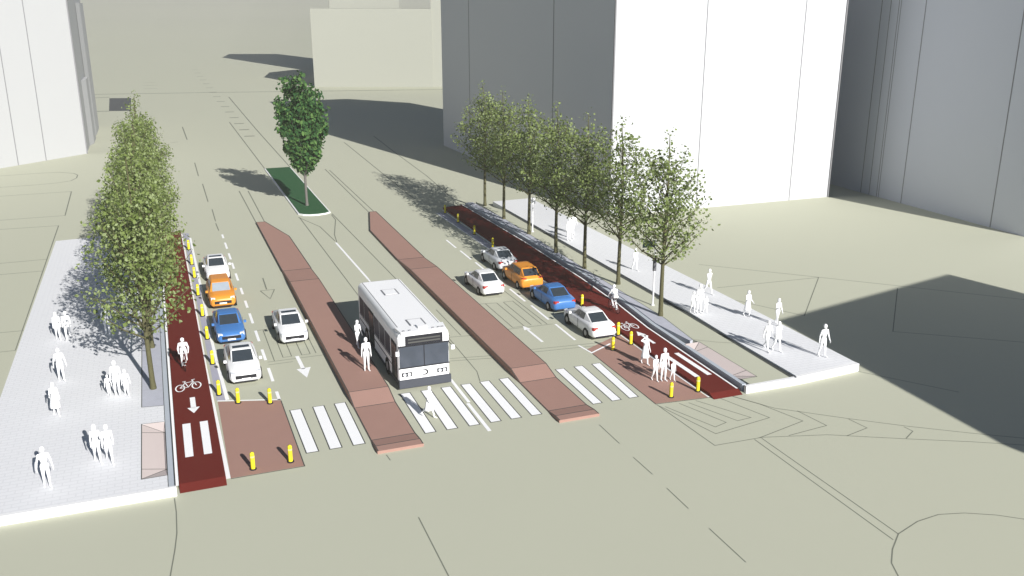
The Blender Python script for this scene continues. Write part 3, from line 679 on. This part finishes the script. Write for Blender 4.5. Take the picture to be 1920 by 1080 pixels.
# ------------------------------------------------------------------ sign poles
def sign_pole(x, y, label, h=3.9, sign=True):
    p = thing('sign_pole', label, 'sign', (x, y, PZ), group='sign poles under the right trees')
    m = MB(); m.cone((0,0,-.02), .06, (0,0,h), .05, 10); m.build('pole', M['steel'], p)
    m = MB(); m.cone((0,0,0), .13, (0,0,.05), .12, 12); m.build('base_plate', M['steel'], p)
    if sign:
        m = MB(); m.box(-1.0, -.08, h-.45, -.06, -.02, h); m.build('sign_panel', M['signg'], p)
        m = MB(); m.box(-.1, -.075, 2.45, .1, .075, 3.35); m.build('signal_box', mat('signal_grey', (.12,.12,.13), .6), p)
    else:
        m = MB(); m.box(-.22, -.08, h-.6, .22, -.05, h-.05); m.build('sign_panel', M['steel'], p)
    return p
sign_pole(30.35, 51.9, 'white pole with a dull green sign beside the nearest right tree', 4.6)
sign_pole(30.75, 74.5, 'white pole with a small plate behind the middle right trees', 3.2, False)

# ------------------------------------------------------------------ people
DG = bpy.context.evaluated_depsgraph_get
def remesh(mb, name, vox=.016):
    me = mb.mesh(name); o = bpy.data.objects.new(name, me); COL.objects.link(o)
    r = o.modifiers.new('r', 'REMESH'); r.mode = 'VOXEL'; r.voxel_size = vox
    s = o.modifiers.new('s', 'SMOOTH'); s.factor = .5; s.iterations = 2
    dg = DG(); dg.update(); out = bpy.data.meshes.new_from_object(o.evaluated_get(dg)); out.name = name
    bpy.data.objects.remove(o); bpy.data.meshes.remove(me)
    return out
def body(J, female=False, vox=.016):
    """one continuous surface grown round a posed skeleton; J: joint positions, facing -Y"""
    b = MB(); V = {k: Vector(v) for k, v in J.items()}
    sh = .9 if female else 1.0
    b.ball(V['pel'], .15, 1.08, .8, .85); b.cap(V['pel'], .125, V['waist'], .115); b.cap(V['waist'], .115, V['chest'], .135)
    up = (V['neck']-V['pel']).normalized()
    for s in ('l', 'r'):
        b.cap(V['chest'].lerp(V['sh'+s], .45), .105*sh, V['waist'].lerp(V['hip'+s], .3), .085)
        b.cap(V['neck']-up*.03, .055, V['sh'+s], .066*sh)
        b.cap(V['hip'+s], .098, V['kn'+s], .062); b.cap(V['kn'+s], .062, V['an'+s], .042)
        kc = V['kn'+s].lerp(V['an'+s], .3) + Vector((0,.018,0)); b.ball(kc, .058, 1, 1, 1.7)
        b.cap(V['an'+s]+Vector((0,.03,-.03)), .042, V['toe'+s], .032)
        b.cap(V['sh'+s], .062*sh, V['el'+s], .044*sh); b.cap(V['el'+s], .043*sh, V['wr'+s], .03)
        d = (V['wr'+s]-V['el'+s]).normalized(); b.cap(V['wr'+s], .03, V['wr'+s]+d*.075, .035)
    if female:
        for s in (-1, 1): b.ball(V['chest']+Vector((s*.075,-.1,-.02)), .065)
    b.cap(V['neck'], .054, V['head']-up*.07, .05)
    hd = V['head']; f = V.get('face', Vector((0,-1,0))).normalized()
    b.ball(hd+up*.03, .098, .88, 1.0, 1.08, 14, 10); b.ball(hd-up*.055+f*.018, .07, .9, 1, 1)
    b.ball(hd+f*.098-up*.02, .02); b.ball(hd+f*.09-up*.065, .022, 1.4, 1, .6); b.ball(hd+f*.085+up*.025, .02, 2.6, 1, .6); b.ball(hd+f*.075-up*.105, .028)
    side = f.cross(up).normalized()
    for s in (-1, 1): b.ball(hd+side*s*.09-up*.01, .024, .6, 1, 1.4)
    me = remesh(b, 'person', vox)
    h = MB(); h.v = [tuple(v.co) for v in me.vertices]; h.f = [tuple(p.vertices) for p in me.polygons]; h.mi = [0]*len(h.f)
    for s in ('l', 'r'):          # five separate, slightly curled fingers rooted in the palm
        d = (V['wr'+s]-V['el'+s]).normalized(); inn = Vector((-1 if V['wr'+s].x > 0 else 1, 0, 0)); inn = (inn - d*inn.dot(d)).normalized(); fw = d.cross(inn).normalized()
        if fw.y > 0: fw = -fw
        pal = V['wr'+s] + d*.09
        for k, ln in enumerate((.062, .075, .07, .052)):
            r0 = pal + fw*(.026-.0175*k); m1 = r0 + d*ln*.55 + inn*.008; e = m1 + d*ln*.4 + inn*.026
            h.cone(r0, .0095, m1, .009, 6, True); h.cone(m1, .009, e, .007, 6, True)
        r0 = V['wr'+s] + d*.035 + fw*.03; m1 = r0 + d*.03 + fw*.024 + inn*.012; h.cone(r0, .0115, m1, .0105, 6); h.cone(m1, .0105, m1 + d*.03 + inn*.014, .008, 6)
    out = h.mesh('person', True); out.materials.append(M['person']); bpy.data.meshes.remove(me)
    return out
def walk(lsw=(.38,-.32), kb=(.08,.55), asw=(-.35,.4), ab=(.12,.12), eb=(.25,.35), lean=.03, child=False, width=1.0, raise_arm=None):
    J = {}; hw = .09*width; sw = .185*width
    hipz = .92
    for i, (s, sx) in enumerate((('l', 1), ('r', -1))):
        h = Vector((sx*hw, 0, hipz)); a = lsw[i]
        kn = h + .43*Vector((sx*.02, -math.sin(a), -math.cos(a))); a2 = a-kb[i]
        an = kn + .42*Vector((0, -math.sin(a2), -math.cos(a2))); ft = max(-.5, min(.5, a2*.5))
        J['hip'+s] = h; J['kn'+s] = kn; J['an'+s] = an; J['toe'+s] = an + Vector((sx*.03, -.17*math.cos(ft), -.055 + (.0 if a2 > -.3 else -.05)))
    J['pel'] = Vector((0,0,.97)); J['waist'] = Vector((0,-lean*.3,1.12)); J['chest'] = Vector((0,-lean*.7,1.31)); J['neck'] = Vector((0,-lean,1.46)); J['head'] = Vector((0,-lean-.02,1.61))
    for i, (s, sx) in enumerate((('l', 1), ('r', -1))):
        p = Vector((sx*sw, -lean, 1.405)); a = asw[i]; o = ab[i]
        if raise_arm == s:
            el = p + Vector((sx*.22, -.08, .1)); wr = Vector((sx*.09, -.13, 1.70))
        else:
            el = p + .29*Vector((sx*math.sin(o), -math.sin(a)*math.cos(o), -math.cos(a)*math.cos(o)))
            a2 = a+eb[i]; wr = el + .25*Vector((sx*math.sin(o)*.5, -math.sin(a2), -math.cos(a2)))
        J['sh'+s] = p; J['el'+s] = el; J['wr'+s] = wr
    lo = min(min(J['an'+s].z-.072, J['toe'+s].z-.032) for s in 'lr')
    for k_ in J: J[k_].z -= lo
    if child:
        for k_ in J:
            v = J[k_]; J[k_] = Vector((v.x*.92, v.y, v.z))
    return J
def hair_mesh(J, long=False):
    h = MB(); c = Vector(J['head']); h.ball(c + Vector((0,.018,.05)), .108, .94, 1.02, .98, 14, 9)
    if long: h.ball(c + Vector((0,.06,-.08)), .095, .95, .7, 1.5, 12, 8)
    me = h.mesh('hair', True); me.materials.append(M['person']); return me
def skirt_mesh(J, hem=.42, r1=.27):
    rings = []; w = J['waist']; n = 26
    for t in [i/7 for i in range(8)]:
        z = w[2] + (hem-w[2])*t; r = .135 + (r1-.135)*t**.8
        rings.append([((r*1.02 + .018*t*math.sin(a*7/n*6.283))*math.cos(a/n*6.283), (r*.82 + .018*t*math.sin(a*7/n*6.283))*math.sin(a/n*6.283) + w[1]*(1-t), z) for a in range(n)])
    inn = [[(x*.95, y*.95, z) for x, y, z in r] for r in rings[::-1]]
    m = MB(); m.loft(rings + inn, False); m.loft([inn[-1], rings[0]], False); me = m.mesh('skirt', True); me.materials.append(M['person']); return me
JS = {
 'man_a': walk(), 'man_b': walk((-.3,.36), (.5,.06), (.38,-.32), (.16,.14), (.3,.2)), 'man_stand': walk((.05,-.06), (.04,.08), (.05,-.05), (.16,.18), (.15,.15)),
 'man_wide': walk((.16,-.14), (.05,.25), (.1,-.1), (.3,.32), (.3,.25)),
 'woman': walk((.28,-.25), (.06,.4), (-.2,.25), (.16,.16), (.35,.5), width=.9), 'woman_bag': walk((-.2,.26), (.35,.06), (.25,.3), (.14,.2), (.2,1.5), width=.9),
 'woman_skirt': walk((.22,-.2), (.06,.3), (.15,.3), (.18,.2), (.9,1.3), width=.88), 'woman_shade': walk((.25,-.22), (.06,.35), (.1,0), (.16,0), (.4,0), width=.88, raise_arm='r'),
 'runner': walk((.42,-.34), (.12,.5), (-.25,.3), (.18,.3), (.5,1.1), .05, width=.88), 'child': walk((.22,-.2), (.06,.35), (-.2,.3), (.3,.22), (.2,.3), child=True),
}
FEM = {'runner', 'woman', 'woman_bag', 'woman_skirt', 'woman_shade'}
SK = {'woman_skirt', 'woman_shade', 'runner'}
PM = {k_: (body(J, k_ in FEM), hair_mesh(J, k_ in FEM), skirt_mesh(J) if k_ in SK else None) for k_, J in JS.items()}
def person(kind, x, y, z, h, rz, label, group=None):
    o = link('person', PM[kind][0]); s = h/1.76; o.location = (x, y, z); o.rotation_euler = (0, 0, R(rz)); o.scale = (s*.9, s*.9, s)
    tag(o, label, 'person', group)
    link('hair', PM[kind][1], o)
    if PM[kind][2]: link('skirt', PM[kind][2], o)
    return o
SL, SR = PZ+.002, PZ+.042
GLp, GRp = 'white figures on the left pavement', 'white figures on the right pavement'
P_ = person
P_('man_wide', -5.95, 39.4, SL, 1.9, 12, 'white figure of a man walking alone at the near edge of the left pavement', GLp)
P_('woman', -4.05, 41.1, SL, 1.88, 10, 'white figure on the left of the close couple near the left ramp', GLp)
P_('man_a', -3.55, 40.9, SL, 1.9, 5, 'white figure on the right of the close couple near the left ramp', GLp)
P_('woman_skirt', -6.2, 47.2, SL, 1.78, 10, 'white figure of a woman in a long skirt on the left pavement', GLp)
P_('child', -3.82, 48.8, SL, 1.2, 0, 'white figure of a small child left of the tall adult on the left pavement', GLp)
P_('man_stand', -3.4, 48.6, SL, 2.0, 0, 'white figure of a tall adult between two children on the left pavement', GLp)
P_('child', -2.95, 48.5, SL, 1.5, 5, 'white figure of an older child right of the tall adult near the left tree', GLp)
P_('man_wide', -6.3, 51.9, SL, 1.9, 15, 'white figure of a man walking above the skirted woman on the left pavement', GLp)
P_('woman', -7.0, 59.1, SL, 1.8, 10, 'white figure on the left of the pair at the edge of the tree shadow', GLp)
P_('man_b', -6.45, 59.0, SL, 1.84, 5, 'white figure on the right of the pair at the edge of the tree shadow', GLp)
P_('man_wide', -4.2, 58.9, SL, 1.86, 8, 'white figure of a man walking in the tree shadow on the left pavement', GLp)
P_('man_a', -4.85, 71.6, SL, 1.8, 0, 'white figure far up the left pavement, half behind leaves', GLp)
P_('woman', -2.85, 69.2, SL, 1.75, 0, 'white figure close to the left trees, mostly behind leaves', GLp)
P_('woman_bag', 9.9, 51.4, .335, 1.75, 20, 'white figure beside the bus door on the left island', 'white figures on the left island')
P_('man_stand', 9.6, 47.6, .335, 1.98, 0, 'white figure standing in front of the other on the left island', 'white figures on the left island')
P_('runner', 11.35, 41.1, .01, 1.75, 35, 'white figure in a skirt striding over the zebra bars before the bus')
GF = 'white figures on the right refuge'
P_('woman_shade', 25.1, 43.5, .007, 1.8, 0, 'white figure of a woman in a skirt, one arm raised, beside the right bike lane', GF)
P_('child', 24.4, 41.1, .007, 1.55, 0, 'white figure of the older child left of the adult on the right refuge', GF)
P_('man_stand', 24.85, 40.95, .007, 1.95, 0, 'white figure of the adult between two children on the right refuge', GF)
P_('child', 25.35, 40.8, .007, 1.22, 0, 'white figure of the small child behind the near right bollard', GF)
P_('child', 31.95, 49.4, SR, 1.5, 0, 'white figure of the older child beside the right sign pole', GRp)
P_('man_stand', 32.3, 49.2, SR, 2.0, 0, 'white figure of the adult between two children on the right pavement', GRp)
P_('child', 32.75, 49.1, SR, 1.18, 0, 'white figure of the small child right of the adult on the right pavement', GRp)
P_('man_a', 35.2, 52.6, SR, 1.9, 10, 'white figure of a man at the outer edge behind the family on the right pavement', GRp)
P_('woman_skirt', 34.9, 47.5, SR, 1.8, 0, 'white figure of a woman in a skirt midway along the right pavement', GRp)
P_('woman_bag', 35.7, 45.4, SR, 1.8, 0, 'white figure of a woman carrying something behind the pair on the right pavement', GRp)
P_('man_b', 32.3, 41.8, SR, 1.92, 0, 'white figure on the left of the walking pair at the near right pavement', GRp)
P_('woman', 32.8, 41.5, SR, 1.9, 0, 'white figure on the right of the walking pair at the near right pavement', GRp)
P_('man_wide', 34.7, 39.8, SR, 2.0, 0, 'white figure of a man alone at the near outer corner of the right pavement', GRp)
P_('man_stand', 32.4, 70.2, SR, 2.0, 0, 'white figure nearest the trunks in the far group on the right pavement', GRp)
P_('man_a', 32.9, 71, SR, 1.9, 0, 'white figure in the middle of the far group on the right pavement', GRp)
P_('man_b', 33.8, 72.3, SR, 1.9, 0, 'white figure on the right of the far group on the right pavement', GRp)
P_('woman', 33.3, 59.9, SR, 1.75, 0, 'white figure half hidden by the leaves of the second right tree', GRp)

# cyclists and their bicycles
def make_bike(loc, rz, label):
    b = thing('bicycle', label, 'bicycle', loc, rz, 'bicycles ridden on the red lanes')
    for y in (-.52, .52):
        m = MB(); n = 26
        for i in range(n):
            a, c = 2*math.pi*i/n, 2*math.pi*(i+1)/n
            m.cone((0, y+.33*math.cos(a), .345+.33*math.sin(a)), .018, (0, y+.33*math.cos(c), .345+.33*math.sin(c)), .018, 6, False)
        w = m.build('wheel', M['rubber'], b)
        m = MB()
        for i in range(9): a = math.pi*i/9; m.cone((0, y+.32*math.cos(a), .345+.32*math.sin(a)), .003, (0, y-.32*math.cos(a), .345-.32*math.sin(a)), .003, 4, False)
        m.cone((-.05,y,.345), .025, (.05,y,.345), .025, 8); m.build('spokes', M['alloy'], w)
    m = MB(); bb = (0,.05,.3); st = (0,.2,.86); hd_ = (0,-.36,.84); hl = (0,-.4,.68)
    for a, c in ((bb, st), (st, hd_), (bb, hl), ((0,.52,.345), bb), ((0,.52,.345), st), (hd_, hl), (hl, (0,-.52,.345))): m.cone(a, .017, c, .017, 8)
    m.cone((-.09,.05,.3), .012, (.09,.05,.3), .012, 6); m.cone((.09,.05,.3), .012, (.09,.05,.46), .012, 6); m.cone((-.09,.05,.3), .012, (-.09,.05,.14), .012, 6)
    m.box(.09,.0,.45,.18,.1,.475); m.box(-.18,.0,.125,-.09,.1,.15); m.build('frame', M['steel'], b)
    m = MB(); m.cone(hd_, .015, (0,-.38,1.0), .015, 8); m.cone((-.27,-.34,1.02), .014, (.27,-.34,1.02), .014, 8); m.build('handlebar', M['alloy'], b)
    m = MB(); m.cone(st, .013, (0,.22,.95), .013, 8); m.prism([(-.03,.06),(.03,.06),(.08,.34),(-.08,.34)], .945, .985); m.build('saddle', M['black'], b)
    return b
JC = {'pel': (0,.2,1.08), 'waist': (0,.13,1.2), 'chest': (0,.0,1.36), 'neck': (0,-.08,1.49), 'head': (0,-.13,1.635),
      'hipl': (.09,.2,1.04), 'hipr': (-.09,.2,1.04), 'knl': (.12,-.2,.93), 'knr': (-.12,-.12,.72), 'anl': (.135,.08,.56), 'anr': (-.135,.1,.24), 'toel': (.14,-.08,.51), 'toer': (-.14,-.06,.185),
      'shl': (.185,-.05,1.43), 'shr': (-.185,-.05,1.43), 'ell': (.27,-.17,1.2), 'elr': (-.27,-.17,1.2), 'wrl': (.25,-.31,1.07), 'wrr': (-.25,-.31,1.07)}
CB = body(JC); CH = hair_mesh(JC)
for x, y, rz, side in ((.05, 52.1, 0, 'left'), (27.6, 52.3, 180, 'right')):
    make_bike((x, y, LZ+.002), R(rz), f'slim bicycle under the white rider on the {side} red lane')
    o = link('person', CB); o.location = (x, y, LZ+.002); o.rotation_euler = (0, 0, R(rz)); o.scale = (1.05, 1.05, 1.05)
    tag(o, f'white figure of a cyclist riding on the {side} red bike lane', 'person', 'cyclists on the red lanes'); link('hair', CH, o)

# ------------------------------------------------------------------ haze, light, camera
hz = MB(); hz.box(-1800, -100, -1, 2000, 2700, 58)
ho = hz.build('haze', bpy.data.materials.new('haze_air')); hm = ho.data.materials[0]; hm.use_nodes = True; nt = hm.node_tree
for n in list(nt.nodes): nt.nodes.remove(n)
out = nt.nodes.new('ShaderNodeOutputMaterial'); pv = nt.nodes.new('ShaderNodeVolumePrincipled')
pv.inputs['Density'].default_value = .0007; pv.inputs['Color'].default_value = (.80, .79, .69, 1); pv.inputs['Anisotropy'].default_value = 0
nt.links.new(pv.outputs[0], out.inputs['Volume']); ho['kind'] = 'stuff'; ho['label'] = 'pale haze in the air over the street'

AZ, EL = R(12.1), R(26)
d = Vector((-math.sin(AZ)*math.cos(EL), math.cos(AZ)*math.cos(EL), -math.sin(EL)))
su = bpy.data.lights.new('sun', 'SUN'); su.energy = 5.0; su.angle = R(.35); su.color = (1, .975, .94)
so_ = bpy.data.objects.new('sun', su); COL.objects.link(so_); so_.rotation_euler = d.to_track_quat('-Z', 'Y').to_euler(); so_.location = (20, -60, 90)
wd = bpy.data.worlds.new('World'); sc.world = wd; wd.use_nodes = True; nt = wd.node_tree
bg = nt.nodes['Background']; sky = nt.nodes.new('ShaderNodeTexSky'); sky.sky_type = 'NISHITA'; sky.sun_disc = False
sky.sun_elevation = EL; sky.sun_rotation = R(167.9); sky.air_density = .5; sky.dust_density = 0.0; sky.ozone_density = 1.0
bg.inputs['Strength'].default_value = .05; nt.links.new(sky.outputs[0], bg.inputs['Color'])

cam = bpy.data.cameras.new('camera'); co = bpy.data.objects.new('camera', cam); COL.objects.link(co)
cam.sensor_width = 36; cam.lens = 36*1712.7/1920; cam.clip_end = 6000; cam.clip_start = .5
co.location = (0, 0, 20); co.rotation_euler = (R(90-17.1826), 0, R(-21.107)); sc.camera = co
vs = sc.view_settings; vs.view_transform = 'Standard'; vs.look = 'None'; vs.gamma = 1; vs.exposure = .6; vs.use_curve_mapping = False
sc.cycles.use_denoising = True; sc.cycles.max_bounces = 6; sc.cycles.volume_bounces = 0
